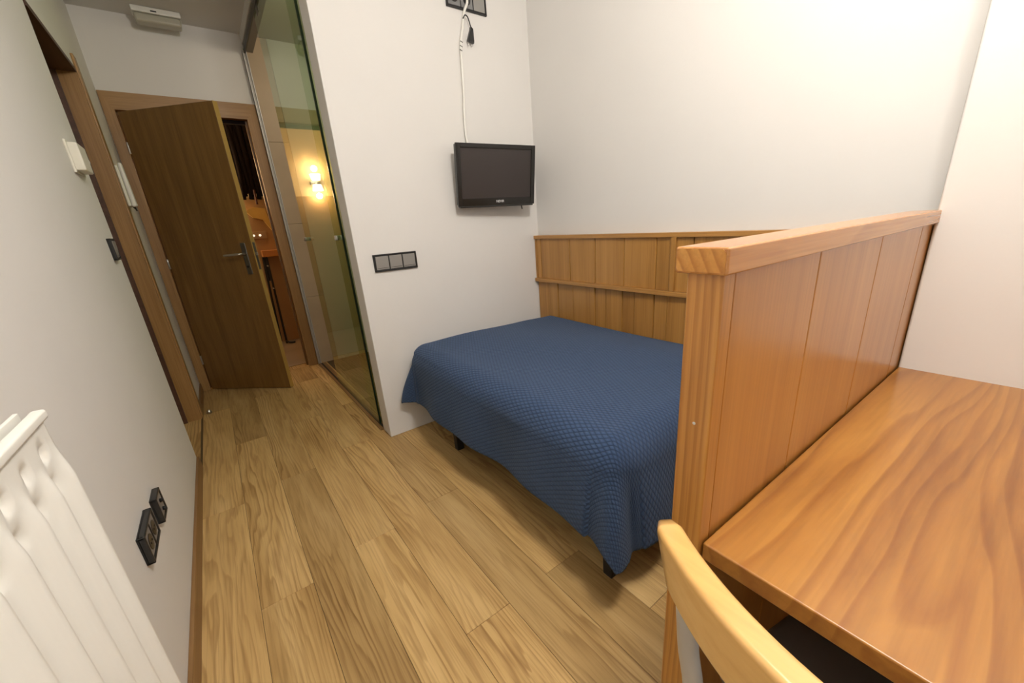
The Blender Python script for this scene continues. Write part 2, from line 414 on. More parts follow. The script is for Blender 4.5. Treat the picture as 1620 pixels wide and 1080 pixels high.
# ---- entrance: casing, lining, open door
t1 = struct(empty('trim_1', (0.43, E_, 0))); o1 = (0.43, E_, 0)
CW = 0.072
def casing_mitre(name, poly, y0, y1, m):
    bm = bmesh.new()
    a = [bm.verts.new((x, y0, z)) for x, z in poly]; b = [bm.verts.new((x, y1, z)) for x, z in poly]
    bm.faces.new(a); bm.faces.new(b[::-1])
    for i in range(len(poly)): bm.faces.new((a[i], a[(i + 1) % len(poly)], b[(i + 1) % len(poly)], b[i]))
    bmesh.ops.translate(bm, vec=-Vector(o1), verts=bm.verts[:])
    return mesh_obj(name, bm, m, t1)
zt = OZ + 0.105
casing_mitre('casing', [(0.003, 0), (OX0, 0), (OX0, OZ), (0.003, zt)], E_ - 0.014, E_, MFRAME)
casing_mitre('casing', [(OX1, 0), (G - 0.018, 0), (G - 0.018, zt), (OX1, OZ)], E_ - 0.014, E_, MFRAME)
casing_mitre('casing', [(OX0, OZ), (OX1, OZ), (G - 0.018, zt), (0.003, zt)], E_ - 0.014, E_, MFRAMEX)
box('jamb', (OX0 - 0.02, OX0, E_, E_ + 0.12, 0, OZ), MFRAME, t1, org=o1)
box('jamb', (OX1, OX1 + 0.02, E_, E_ + 0.12, 0, OZ), MFRAME, t1, org=o1)
box('head', (OX0, OX1, E_, E_ + 0.12, OZ - 0.0, OZ + 0.015), MFRAMEX, t1, org=o1)
box('stop', (OX1 - 0.013, OX1, E_ + 0.045, E_ + 0.075, 0, OZ), MDOOR, t1, org=o1)
box('stop', (OX0, OX0 + 0.013, E_ + 0.045, E_ + 0.075, 0, OZ), MDOOR, t1, org=o1)
box('stop', (OX0 + 0.013, OX1 - 0.013, E_ + 0.045, E_ + 0.075, OZ - 0.025, OZ), MDARK, t1, org=o1)
# the leaf, hinged on the left and swung into the corridor
HX, HY = 0.070, E_ - 0.018
LW = 0.700
ang = -math.atan2(HY - 3.485, 0.575 - HX)
bm = bmesh.new(); bmbox(bm, 0, LW, 0.0, 0.036, 0.006, 1.992, bev=0.002, seg=1)
door = struct(mesh_obj('door_1', bm, MDOOR)); door.location = (HX, HY, 0); door.rotation_euler = (0, 0, ang)
box('door_edge_band', (LW - 0.0005, LW + 0.0012, 0.0, 0.036, 0.006, 1.992), plain('door_edge', (0.40, 0.25, 0.06), 0.45), door)
hp = box('handle_plate', (LW - 0.085, LW - 0.047, -0.008, 0, 0.90, 1.12), MDSTEEL, door, bev=0.004)
lever = tube('lever', [(0, -0.004, 0.145), (0, -0.045, 0.145), (-0.02, -0.05, 0.145), (-0.125, -0.05, 0.142)], [0.009, 0.009, 0.009, 0.007], MSTEEL, hp)
disc('keyhole', (0, -0.0045, 0.055), (0, -1, 0), 0.008, 0.004, MBLK, hp, n=14)
box('lock_plate', (LW + 0.0012, LW + 0.003, 0.008, 0.028, 0.93, 1.12), MDSTEEL, door)
box('latch_bolt', (LW + 0.003, LW + 0.012, 0.012, 0.024, 1.03, 1.05), MSTEEL, door)
for z in (0.22, 0.97, 1.74):
    hg = tube('hinge', [(-0.002, -0.005, z), (-0.002, -0.005, z + 0.07)], 0.006, MSTEEL, door, n=10)

# ---- bathroom front: green glass, fixed strip and sliding leaf
GX = G + 0.014
win = struct(box('window_1', (GX + 0.006, GX + 0.014, T + 0.125, 2.55, 0.012, 2.46), MGLASS))
d3 = struct(empty('door_3', (GX, 2.84, 0.0))); o3 = (GX, 2.84, 0)
pane = box('pane', (GX - 0.010, GX, 2.335, 3.33, 0.012, 2.44), MGLASS, d3, org=o3)
box('pane_edge', (GX - 0.0105, GX + 0.0005, 2.326, 2.335, 0.012, 2.44), MGEDGE, d3, org=o3)
for y, s in ((3.27, 1), (2.40, 1)):
    k = tube('knob', [(GX - 0.030, y, 1.115), (GX - 0.012, y, 1.115)], 0.013, MALU, d3, n=18, org=o3)
    k2 = tube('knob', [(GX + 0.002, y, 1.115), (GX + 0.03, y, 1.115)], 0.013, MALU, d3, n=18, org=o3)
for y in (2.45, 3.2):
    box('roller', (GX - 0.012, GX + 0.006, y - 0.03, y + 0.03, 2.40, 2.455), MDSTEEL, d3, bev=0.002, org=o3)
t3 = struct(empty('trim_3', (G, 3.1, 2.4))); o4 = (G, 3.1, 2.4)
box('top_track', (G + 0.0, G + 0.055, T + 0.126, E_ - 0.002, 2.455, 2.50), MDSTEEL, t3, bev=0.003, org=o4)
box('track_lip', (G - 0.004, G + 0.004, T + 0.126, E_ - 0.002, 2.44, 2.47), MBLK, t3, org=o4)
t4 = struct(empty('trim_4', (G, 3.1, 0))); o5 = (G, 3.1, 0)
box('floor_track', (G - 0.018, G + 0.045, T + 0.126, E_ - 0.03, -0.004, 0.006), MFRAMEY, t4, bev=0.002, org=o5)
box('track_groove', (G + 0.002, G + 0.016, T + 0.126, E_ - 0.03, 0.0055, 0.0068), MHOLE, t4, org=o5)
t5 = struct(empty('trim_5', (G, E_, 0))); o6 = (G, E_, 0)
for i, xx in enumerate((G - 0.016, G + 0.004)):
    box('profile_rib', (xx, xx + 0.004, E_ - 0.030, E_ - 0.001, 0.0, 2.455), MALU, t5, bev=0.001, org=o6)
box('profile_back', (G - 0.016, G + 0.012, E_ - 0.020, E_ - 0.001, 0.0, 2.455), MPOSTG, t5, org=o6)

# ---- bathroom behind the glass
struct(box('floor_bathroom', (G + 0.065, W + 0.25, T + 0.125, E_ + 0.0, -0.05, -0.004), MBFLOOR))
be = struct(box('wall_bathroom_end', (G + 0.011, W + 0.25, E_ + 0.012, E_ + 0.12, 0, CEIL), MFLOORB))
tz = [0.0, 0.62, 1.24, 1.86, CEIL]
bw = box('painted_field', (G + 0.165, W + 0.24, E_ - 0.002, E_ + 0.012, 0.0, CEIL), MW)
bw.location = bw.location - be.location; bw.parent = be
for i in range(4):
    for j in range(1):
        x0 = G + 0.011; x1 = G + 0.163
        q = box('wall_tile', (x0 + 0.001, x1 - 0.001, E_ - 0.004, E_ + 0.012, tz[i] + 0.001, tz[i + 1] - 0.001), MTILE, bev=0.001, seg=1)
        q.location = q.location - be.location; q.parent = be
struct(box('wall_bathroom_side', (W + 0.0, W + 0.15, T + 0.125, E_, 0, CEIL), MW))

# ---- hall outside
struct(box('floor_hall', (-0.6, 2.0, E_ + 0.12, 5.3, -0.05, -0.003), MHALLF))
struct(box('wall_hall_back', (-0.6, 2.0, 5.25, 5.35, 0, 2.7), MHALLW))
struct(box('trim_6', (-0.5, 1.35, 5.238, 5.2495, 0, 1.555), plain('hall_dado', (0.42, 0.26, 0.12), 0.5)))
struct(box('wall_hall_right', (1.35, 1.45, E_ + 0.12, 5.25, 0, 2.7), MHALLW))
struct(box('wall_hall_left', (-0.6, -0.5, E_ + 0.12, 5.25, 0, 2.7), MHALLW))
struct(box('ceiling_hall', (-0.6, 2.0, E_ + 0.12, 5.35, 2.7, 2.8), MCEIL))

# ================================================================== BED CORNER
# ---- panelling on the wall behind the bed
bp_ = tag(empty('bed_wall_panel', (W, 1.2, 0.25)), 'honey pine board panelling with shelf ledge on wall along the bed', 'wall panel'); ob = (W, 1.2, 0.25)
XF = 2.044
YE = PY + 0.07
up = [T - 0.002, T - 0.055, 1.799, 1.594, 1.389, 1.193, 1.0, 0.8, 0.6, 0.4, YE]
for a, b in zip(up, up[1:]):
    box('board', (XF, W - 0.002, b + 0.0018, a - 0.0018, 0.765, 1.02), MBACKP, bp_, bev=0.003, seg=1, org=ob)
lo = [T - 0.002, 2.02, 1.924, 1.788, 1.602, 1.519, 1.401, 1.321, 1.2, 1.124, 1.0, 0.92, 0.79, 0.70, 0.58, 0.50, 0.40, YE]
for i, (a, b) in enumerate(zip(lo, lo[1:])):
    dx = 0.0 if i % 2 else 0.004
    box('board', (XF + 0.004 + dx, W - 0.002, b + 0.0018, a - 0.0018, 0.28, 0.745), MBACKP, bp_, bev=0.003, seg=1, org=ob)
box('top_rail', (XF - 0.012, W - 0.001, YE, T - 0.001, 1.018, 1.040), MBACKY, bp_, bev=0.002, org=ob)
box('ledge', (XF - 0.018, W - 0.002, YE, T - 0.001, 0.744, 0.766), MBACKY, bp_, bev=0.002, org=ob)
box('end_strip', (XF - 0.004, W - 0.002, T - 0.016, T - 0.001, 0.766, 1.018), MBACKP, bp_, org=ob)
for y in (1.095, 0.42):
    box('upright', (XF - 0.014, XF + 0.002, y - 0.013, y + 0.013, 0.766, 1.018), MBACKP, bp_, bev=0.002, org=ob)

# ---- divider between bed and desk
dv = tag(empty('room_divider', (PX, PY, 0), PROT), 'orange pine board partition with capped top between bed and desk', 'partition')
DL = WN - PX + 0.018          # to the desk wall
DT = 0.048
box('post', (0, 0.030, 0, DT, 0, 1.062), MPOST, dv, bev=0.004)
gr = [0.030, 0.300, 0.622, 0.945, 1.095, DL]
for a, b in zip(gr, gr[1:]):
    box('board', (a + 0.0012, b - 0.0012, 0.0015, 0.020, 0.02, 1.060), MPINEZ, dv, bev=0.0022, seg=1)
gb = [0.030, 0.26, 0.50, 0.74, 0.98, DL]
for a, b in zip(gb, gb[1:]):
    box('back_board', (a + 0.0008, b - 0.0008, DT - 0.020, DT - 0.0015, 0.02, 1.060), MPINEZ, dv, bev=0.0016, seg=1)
box('core', (0.030, DL, 0.020, DT - 0.020, 0.0, 1.058), MPINEZ, dv)
bm = bmesh.new(); bmbox(bm, -0.012, DL - 0.001, -0.010, DT + 0.010, 1.060, 1.092, bev=0.003)
cap = mesh_obj('cap', bm, [MPINEX], dv, smooth=True)
bm = bmesh.new()
pr_ = [(-0.007, 1.063), (DT + 0.005, 1.063), (DT + 0.007, 1.067), (DT + 0.007, 1.086), (DT + 0.003, 1.090), (-0.003, 1.090), (-0.007, 1.086)]
a_ = [bm.verts.new((-0.0128, y, z)) for y, z in pr_]; b_ = [bm.verts.new((-0.0119, y, z)) for y, z in pr_]
bm.faces.new(a_); bm.faces.new(b_[::-1])
for i in range(len(pr_)): bm.faces.new((a_[i], a_[(i + 1) % len(pr_)], b_[(i + 1) % len(pr_)], b_[i]))
mesh_obj('end_grain', bm, MENDG, cap)
tube('nail_head', [(-0.0008, 0.022, 0.855), (0.001, 0.022, 0.855)], 0.0022, MALU, dv, n=8)

# ---- bed
BX0, BX1, BY0, BY1 = 1.045, 2.036, 0.600, 2.080
BZ = 0.525
bed = tag(empty('bed', ((BX0 + BX1) / 2, (BY0 + BY1) / 2, 0)), 'low bed on black legs under the blue cover', 'bed'); obd = ((BX0 + BX1) / 2, (BY0 + BY1) / 2, 0)
box('bed_base', (BX0 + 0.04, BX1 - 0.01, BY0 + 0.05, BY1 - 0.05, 0.225, 0.30), MBASE, bed, bev=0.008, org=obd)
box('mattress', (BX0 + 0.030, BX1 - 0.002, BY0 + 0.030, BY1 - 0.045, 0.30, BZ - 0.040), MMATT, bed, bev=0.088, seg=5, org=obd)
for x, y in ((1.128, 1.735), (1.118, 0.680), (1.93, 1.85), (1.93, 0.72)):
    bm = bmesh.new(); bmbox(bm, -0.022, 0.022, -0.022, 0.022, 0, 0.24, bev=0.004)
    for v in bm.verts:
        k = 0.85 + 0.15 * v.co.z / 0.24; v.co.x *= k; v.co.y *= k
    mesh_obj('leg', bm, MLEG, bed, (x - obd[0], y - obd[1], 0), smooth=True)

# ---- bedspread draped over it
def bedspread():
    NA, NB = 190, 260
    a_lo, a_hi = -0.275, BX1 - BX0 + 0.004          # across: front drop ... wall side
    b_lo, b_hi = -0.318, (BY1 - BY0) + 0.27     # along: near-end drop ... foot drop
    L = BY1 - BY0
    R = 0.095
    def sstep(t): t = max(0, min(1, t)); return t * t * (3 - 2 * t)
    def roll(d, fl):
        # distance d over the edge -> (outward, down) with rounded arris of radius R
        q = R * PI / 2
        if d < q: th = d / R; return R * math.sin(th), R * (1 - math.cos(th))
        s = d - q
        return R + s * math.sin(fl), R + s * math.cos(fl)
    bm = bmesh.new(); uvl = bm.loops.layers.uv.new('cloth'); G_ = []; UV = {}
    x0, y0, y1 = BX0 + R, BY0 + R, BY1 - R
    for i in range(NA + 1):
        row = []
        for j in range(NB + 1):
            a = a_lo + (a_hi - a_lo) * i / NA; b = b_lo + (b_hi - b_lo) * j / NB
            # round off the hem corners
            ex = max(0, R - a); en = max(0, R - b); ef = max(0, b - (L - R))
            x, y, z = BX0 + max(a, R), BY0 + min(max(b, R), L - R), BZ
            # soft crown of the mattress
            ta = (a / (BX1 - BX0)); tb = b / L
            if a > 0 and 0 < b < L:
                z += 0.012 * math.sin(PI * min(max(ta, 0), 1)) * math.sin(PI * min(max(tb, 0), 1))
                z += 0.004 * math.sin(9 * x + 4 * y) * sstep(a / .2)
                z -= 0.012 * sstep((ta - 0.75) / 0.25)
                z += 0.012 * sstep((tb - 0.55) / 0.45) * (1 - ta)
            if ex > 0 or en > 0 or ef > 0:
                ey = en if en > 0 else ef
                p = 4.5
                rho = (ex ** p + ey ** p) ** (1 / p)
                rho = min(rho, 0.416 if en > 0 else 0.385)
                th = math.atan2(ey, ex)
                cn = math.sin(2 * th) if (ex > 0 and ey > 0) else 0.0
                fl = 0.09 + 0.16 * cn ** 2
                if en > 0 or ef == 0:
                    o_, d_ = roll(rho, fl)
                else:
                    o_, d_ = roll(rho, 0.02 + 0.34 * cn ** 1.5)
                dirx, diry = math.cos(th), math.sin(th)
                # hanging cloth waves
                hang = sstep((rho - 0.08) / 0.25)
                wv = 0.0
                if ey == 0: wv = hang * (0.012 * math.sin(7.5 * b + 0.6) + 0.007 * math.sin(17 * b + 1.0))
                elif ex == 0 and en > 0: wv = hang * 0.014 * math.sin(16 * a - 1.0)
                if en > 0:
                    # one standing fold on the near corner
                    wv += hang * 0.026 * math.exp(-((th - 0.70) / 0.26) ** 2) - hang * 0.022 * math.exp(-((th - 1.22) / 0.22) ** 2)
                x -= dirx * (o_ + wv)
                if en > 0: y -= diry * (o_ + wv)
                elif ef > 0:
                    x += hang * 0.030 * math.exp(-((th - 0.28) / 0.16) ** 2)
                    y += min(diry * o_, 0.085 + 0.006 * math.sin(20 * a))
                    if cn > 0: x -= 0.03 * cn * hang
                z -= d_
                z = max(z, 0.12)
            else:
                pass
            v = bm.verts.new((x, y, z)); row.append(v); UV[v] = (a, b)
        G_.append(row)
    for i in range(NA):
        for j in range(NB):
            bm.faces.new((G_[i][j], G_[i + 1][j], G_[i + 1][j + 1], G_[i][j + 1]))
    for f in bm.faces:
        for l in f.loops: l[uvl].uv = UV[l.vert]
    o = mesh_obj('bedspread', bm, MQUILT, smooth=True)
    md = o.modifiers.new('thickness', 'SOLIDIFY'); md.thickness = 0.006; md.offset = 0
    return o
tag(bedspread(), 'navy blue quilted bedspread draped over the bed', 'bedspread')

# ---- desk
od = (PX, PY, 0)
desk = tag(empty('desk', (PX, PY, 0), PROT), 'glossy orange pine desk top built in against the partition', 'desk')
bm = bmesh.new(); bmbox(bm, 0.008, WN - PX + 0.016, -1.18, -0.002, HD - 0.030, HD, bev=0.003)
mesh_obj('desk_top', bm, MDESK, desk, smooth=True)
box('side_panel', (0.06, 0.98, -1.16, -1.135, 0, HD - 0.030), MPINEZ, desk)
box('support_rail', (0.25, 1.0, -0.024, -0.002, HD - 0.09, HD - 0.030), MPINEX, desk)

# ---- chair
def chair():
    CXc, CYc, R = 1.039, -0.034, 0.455
    root = tag(empty('desk_chair', (0.80, 0.02, 0)), 'light wood chair with curved backrest and dark seat pushed under desk', 'chair'); og = Vector((0.80, 0.02, 0))
    f0, f1, n = math.radians(37.0), math.radians(-15.0), 28
    th = 0.033
    prof = []
    z0, z1 = 0.662, 0.768; rr = 0.008
    # rounded-rectangle cross-section, (radial, z)
    for cx, cz, a0 in ((th - rr, z1 - rr, 0), (rr, z1 - rr, 90), (rr, z0 + rr, 180), (th - rr, z0 + rr, 270)):
        for k in range(5):
            a = math.radians(a0 + 22.5 * k); prof.append((cx + rr * math.cos(a), cz + rr * math.sin(a)))
    bm = bmesh.new(); rings = []
    for i in range(n + 1):
        t = i / n; f = f0 + (f1 - f0) * t
        # ends rounded off
        e = min(t, 1 - t) * 2 * R * abs(f0 - f1) / 2
        sh = 1.0 if e > 0.016 else math.sqrt(max(0.0, 1 - ((0.016 - e) / 0.016) ** 2)) * 0.34 + 0.66
        ring = []
        for dr, z in prof:
            zz = (z0 + z1) / 2 + (z - (z0 + z1) / 2) * (1 - 0.15 * (1 - sh))
            r = R - (th - dr) + (zz - z1) * 0.18
            dd = (dr - th / 2) * sh + th / 2 - dr
            r += dd
            ring.append(bm.verts.new((CXc - r * math.cos(f), CYc + r * math.sin(f), zz)))
        rings.append(ring)
    m_ = len(prof)
    for a, b in zip(rings, rings[1:]):
        for k in range(m_): bm.faces.new((a[k], a[(k + 1) % m_], b[(k + 1) % m_], b[k]))
    bm.faces.new(rings[0]); bm.faces.new(rings[-1][::-1])
    bmesh.ops.translate(bm, vec=-og, verts=bm.verts[:])
    mesh_obj('backrest', bm, MCHAIR, root, smooth=True)
    def pol(f, r, z): f = math.radians(f); return Vector((CXc - r * math.cos(f), CYc + r * math.sin(f), z))
    for fa, fb in ((35.2, 31.5), (-13.2, -9.5)):
        top, mid, low = pol(fa, R - th - 0.006, 0.715), pol(fb, R - th - 0.020, 0.43), pol(fb + (4 if fa > 0 else -4), R - th + 0.01, 0.0)
        tube('back_post', spline([top, (top * .5 + mid * .5) + Vector((0, 0, .01)), mid, low], 6), 0.0135, MPOSTG, root, 12, og)
    # seat
    bm = bmesh.new(); bmbox(bm, 0.085, 0.44, -0.18, 0.155, 0.405, 0.440, bev=0.014, seg=3)
    s = mesh_obj('seat', bm, MSEAT, root, smooth=True)
    s.rotation_euler = (0, 0, math.radians(-11)); s.location = Vector((0.685, 0.055, 0)) - og
    for q in (-0.15, 0.15):
        p = s.rotation_euler.to_matrix() @ Vector((0.34, q, 0)) + Vector((0.685, 0.055, 0))
        tube('front_leg', [p + Vector((0, 0, 0.41)), p + Vector((0.02, 0, 0))], 0.0125, MPOSTG, root, 12, og)
    return root
chair()

# ================================================================== RADIATOR
def radiator():
    y1, y0, z0, z1 = 0.699, -0.55, 0.18, 0.955
    xf, xr = 0.110, 0.030
    og = Vector((0.06, 0.1, z0))
    root = tag(empty('radiator', og), 'white steel panel radiator with ribbed front on left wall', 'radiator')
    def panel(name, x, sgn):
        bm = bmesh.new(); ny, nz = 300, 70; g = []
        pitch = 0.0575
        for j in range(nz + 1):
            zz = z0 + (z1 - z0) * (j / nz) ** 0.6; r = []
            for i in range(ny + 1):
                y = y0 + (y1 - y0) * i / ny
                ph = (y1 - 0.014 - y) / pitch
                c = 0.5 + 0.5 * math.cos(2 * PI * ph)           # ridge at c=1
                top = min(1, max(0, (z1 - 0.030 - zz) / 0.055)); bot = min(1, max(0, (zz - z0 - 0.03) / 0.05))
                amp = (top * top * (3 - 2 * top)) * bot
                h = 0.013 * (c ** 1.8 - 0.5) * amp
                # oval press marks in the valleys below the top seam
                v = 0.5 - 0.5 * math.cos(2 * PI * ph)
                for zc, s in ((z1 - 0.036, 0.0085), (z1 - 0.078, 0.0075)):
                    h -= 0.010 * max(0, v - 0.62) / 0.38 * math.exp(-((zz - zc) / s) ** 2)
                edge = min(1, (y1 - y) / 0.008)
                r.append(bm.verts.new((x + sgn * h * edge - (sgn * 0.006 * (1 - edge)), y, zz)))
            g.append(r)
        for j in range(nz):
            for i in range(ny): bm.faces.new((g[j][i], g[j][i + 1], g[j + 1][i + 1], g[j + 1][i]))
        bmesh.ops.translate(bm, vec=-og, verts=bm.verts[:])
        o = mesh_obj(name, bm, MRAD, root, smooth=True)
        md = o.modifiers.new('thickness', 'SOLIDIFY'); md.thickness = 0.008; md.offset = -1 if sgn > 0 else 1
        return o
    panel('front_panel', xf, 1)
    box('rear_panel', (xr - 0.008, xr + 0.004, y0, y1 - 0.012, z0, z1 - 0.004), MRAD, root, bev=0.003, org=og)
    box('top_seam', (xf - 0.009, xf + 0.004, y0, y1, z1 - 0.006, z1 + 0.006), MRAD, root, bev=0.003, org=og)
    box('rear_seam', (xf - 0.021, xf - 0.0165, y0, y1 - 0.004, z1 - 0.05, z1 + 0.008), MRAD, root, bev=0.001, org=og)
    # convector fins between the panels
    bm = bmesh.new(); n = 110; y = y0 + 0.02
    for i in range(n):
        yy = y0 + 0.02 + (y1 - 0.05 - y0) * i / n
        bmbox(bm, xr + 0.006, xf - 0.024, yy, yy + 0.001, z0 + 0.05, z1 - 0.03)
    bmesh.ops.translate(bm, vec=-og, verts=bm.verts[:])
    o = mesh_obj('convector_fins', bm, MRAD, root); o['kind'] = 'stuff'
    for y in (y1 - 0.2, y0 + 0.2):
        box('bracket', (0.001, xr - 0.008, y - 0.02, y + 0.02, z0 + 0.05, z1 - 0.15), MWP, root, org=og)
    tube('valve', [(0.06, y1 + 0.0, z0 + 0.04), (0.06, y1 + 0.03, z0 + 0.04)], 0.011, MSTEEL, root, 12, og)
    tube('pipe', spline([(0.06, y1 + 0.025, z0 + 0.04), (0.06, y1 + 0.03, z0), (0.06, y1 + 0.03, 0.0)], 4), 0.008, MRAD, root, 10, og)
radiator()

# ================================================================== ELECTRICS
def plate(name, label, origin, u, nrm, n, kinds, group=None, size=0.073, dp=1.0):
    """row of n modules along horizontal direction u on a wall with normal nrm; origin = centre"""
    u = Vector(u); nrm = Vector(nrm); up_ = Vector((0, 0, 1)); O = Vector(origin)
    root = tag(empty(name, O), label, 'switch' if 'key' in kinds[0] else 'socket', group)
    fr = 0.0075
    Wd = n * size + 2 * fr; H = size + 2 * fr
    rot = Matrix((u, up_, nrm)).transposed()
    def part(nm, bm, m, par=root):
        bmesh.ops.scale(bm, vec=(1, 1, dp), verts=bm.verts[:])
        bmesh.ops.transform(bm, matrix=rot.to_4x4(), verts=bm.verts[:]); return mesh_obj(nm, bm, m, par, smooth=True)
    # frame: outline with openings made of bars
    bm = bmesh.new()
    bmbox(bm, -Wd / 2, Wd / 2, -H / 2, H / 2, 0, 0.006, bev=0.0025)
    for s in (-1, 1): bmbox(bm, -Wd / 2, Wd / 2, s * (H / 2 - fr) - fr * (1 if s < 0 else 0), s * (H / 2 - fr) + fr * (1 if s > 0 else 0), 0.0, 0.011, bev=0.002)
    for k in range(n + 1):
        x = -n * size / 2 + k * size; wdt = 0.002 if 0 < k < n else fr
        xa = x - wdt if k < n else x; xb = x + wdt if k > 0 else x
        bmbox(bm, xa, xb, -H / 2, H / 2, 0, 0.011, bev=0.0015)
    part('frame', bm, MBLK)
    for k, kd in enumerate(kinds):
        cx = -n * size / 2 + (k + 0.5) * size; h = size / 2 - 0.003
        bm = bmesh.new(); bmbox(bm, cx - h, cx + h, -h, h, 0.004, 0.0095, bev=0.0012)
        if kd == 'key':
            for v in bm.verts:
                if v.co.z > 0.006: v.co.z += 0.003 * (v.co.y + h) / (2 * h)
            ky = part('key', bm, MKEY)
            bm = bmesh.new(); bmbox(bm, cx - h + 0.003, cx + h - 0.003, -h + 0.007, -h + 0.0085, 0.0095, 0.0104); part('key_line', bm, MBLK, ky)
        else:
            sk = part('insert', bm, MKEY if kd == 'blank' else MSOCK)
            if kd == 'socket':
                bm = bmesh.new(); c = bmesh.ops.create_cone(bm, cap_ends=True, segments=24, radius1=0.021, radius2=0.021, depth=0.001)
                bmesh.ops.translate(bm, vec=(cx, 0, 0.0098), verts=bm.verts[:]); rc = part('recess', bm, MBLK, sk)
                for s in (-1, 1):
                    bm = bmesh.new(); bmesh.ops.create_cone(bm, cap_ends=True, segments=12, radius1=0.003, radius2=0.003, depth=0.001)
                    bmesh.ops.translate(bm, vec=(cx + s * 0.0085, 0, 0.0107), verts=bm.verts[:]); part('pin_hole', bm, MHOLE, sk)
            if kd == 'tv':
                for s in (-1, 1):
                    bm = bmesh.new(); bmesh.ops.create_cone(bm, cap_ends=True, segments=16, radius1=0.0065, radius2=0.005, depth=0.006)
                    bmesh.ops.translate(bm, vec=(cx, s * 0.014, 0.012), verts=bm.verts[:]); part('jack', bm, MHOLE, sk)
    return root
plate('light_switch', 'triple grey rocker switch in black frame below television height', (1.0865, T, 0.978), (1, 0, 0), (0, -1, 0), 3, ['key', 'key', 'key'], size=0.0725)
plate('wall_socket', 'black triple socket strip high on the wall above the television', (1.672, T, 2.218), (1, 0, 0), (0, -1, 0), 3, ['socket', 'socket', 'blank'], size=0.074)
plate('wall_socket', 'black double socket on left wall beside the radiator', (0, 1.296, 0.418), (0, -1, 0), (1, 0, 0), 2, ['socket', 'socket'], size=0.066, dp=1.6)
plate('wall_socket', 'small single black aerial socket right of the double one', (0, 1.490, 0.396), (0, -1, 0), (1, 0, 0), 1, ['tv'], size=0.066, dp=1.6)
plate('light_switch', 'single black switch on left wall beside doorway', (0, 2.405, 1.135), (0, -1, 0), (1, 0, 0), 1, ['key'], size=0.072, dp=1.3)

# white box with knob near the doorway
bx = tag(empty('thermostat', (0, 2.33, 1.42)), 'small white box with side knob on left wall near doorway', 'thermostat'); ox = (0, 2.33, 1.42)
box('body', (0, 0.034, 2.265, 2.395, 1.42, 1.515), MCREAM, bx, bev=0.005, org=ox)
box('back_plate', (0, 0.008, 2.255, 2.405, 1.412, 1.522), MCREAM, bx, bev=0.002, org=ox)
tube('knob', [(0.018, 2.395, 1.466), (0.018, 2.425, 1.466)], [0.017, 0.013], MWP, bx, 18, ox)

# intercom handset
ph = tag(empty('intercom_phone', (0, 3.52, 1.37)), 'white wall intercom handset beside entrance door', 'intercom'); op = (0, 3.52, 1.37)
box('base', (0, 0.022, 3.45, 3.575, 1.375, 1.60), MCREAM, ph, bev=0.006, org=op)
bm = bmesh.new(); bmbox(bm, 0.022, 0.046, 3.452, 3.50, 1.372, 1.615, bev=0.009, seg=3)
for v in bm.verts:
    t_ = (v.co.z - 1.372) / 0.243
    if v.co.x > 0.034: v.co.x += 0.010 * math.sin(PI * t_) - 0.006 * t_
bmesh.ops.translate(bm, vec=-Vector(op), verts=bm.verts[:]); mesh_obj('handset', bm, MWP, ph, smooth=True)
tube('cord', spline([(0.03, 3.50, 1.39), (0.03, 3.53, 1.355), (0.028, 3.56, 1.36), (0.012, 3.555, 1.385)], 6), 0.003, MBLK, ph, 8, op)
box('speaker_slot', (0.022, 0.0235, 3.50, 3.56, 1.40, 1.46), MBLK, ph, org=op)

# emergency luminaire under corridor ceiling
el = tag(empty('emergency_light', (0.43, 3.86, 2.47)), 'slim emergency light fitting under corridor ceiling above door', 'light fitting'); oe = (0.43, 3.86, 2.47)
box('base_tray', (0.305, 0.552, 3.815, 3.915, 2.53, CEIL - 0.001), MWP, el, bev=0.006, org=oe)
MLENS = plain('emergency_lens', (0.46, 0.44, 0.36), 0.18)
box('lens', (0.312, 0.545, 3.822, 3.908, 2.482, 2.53), MLENS, el, bev=0.014, seg=3, org=oe)
box('label_strip', (0.40, 0.43, 3.8135, 3.815, 2.538, 2.545), MBLK, el, org=oe)

# door stop
bm = bmesh.new(); lathe_bm(bm, [(0.015, 0), (0.0155, 0.008), (0.0135, 0.018), (0.008, 0.025), (0.001, 0.028)], (0, 0, 0), 20)
ds = tag(mesh_obj('door_stop', bm, MSTEEL, None, (0.046, 3.40, 0.0), smooth=True), 'small round metal door stop on floor', 'door stop')

# ================================================================== TELEVISION
tv_c = Vector((1.7105, 2.020, 1.3882))
tv = tag(empty('television', tv_c), 'small black flat television bracketed to the white wall', 'television')
tv.rotation_euler = (0.140, 0, -0.096)
hw, hh = 0.249, 0.1565
bm = bmesh.new(); bmbox(bm, -hw + 0.004, hw - 0.004, 0.0, 0.030, -hh + 0.004, hh - 0.004, bev=0.006); mesh_obj('housing', bm, MGLOSSB, tv, smooth=True)
for nm, b in (('bezel', (-hw, -hw + 0.026, -0.010, 0.002, -hh, hh)), ('bezel', (hw - 0.026, hw, -0.010, 0.002, -hh, hh)),
              ('bezel', (-hw + 0.026, hw - 0.026, -0.010, 0.002, hh - 0.022, hh)), ('bezel', (-hw + 0.026, hw - 0.026, -0.010, 0.002, -hh, -hh + 0.040))):
    bm = bmesh.new(); bmbox(bm, *b, bev=0.002); mesh_obj(nm, bm, MGLOSSB, tv, smooth=True)
bm = bmesh.new(); bmbox(bm, -hw + 0.026, hw - 0.026, -0.004, 0.002, -hh + 0.040, hh - 0.022); mesh_obj('screen', bm, MPANELTV, tv)
bm = bmesh.new(); bmbox(bm, -hw + 0.01, hw - 0.01, -0.0102, 0.02, -hh - 0.008, -hh + 0.002, bev=0.002); mesh_obj('speaker_strip', bm, MBLK, tv)
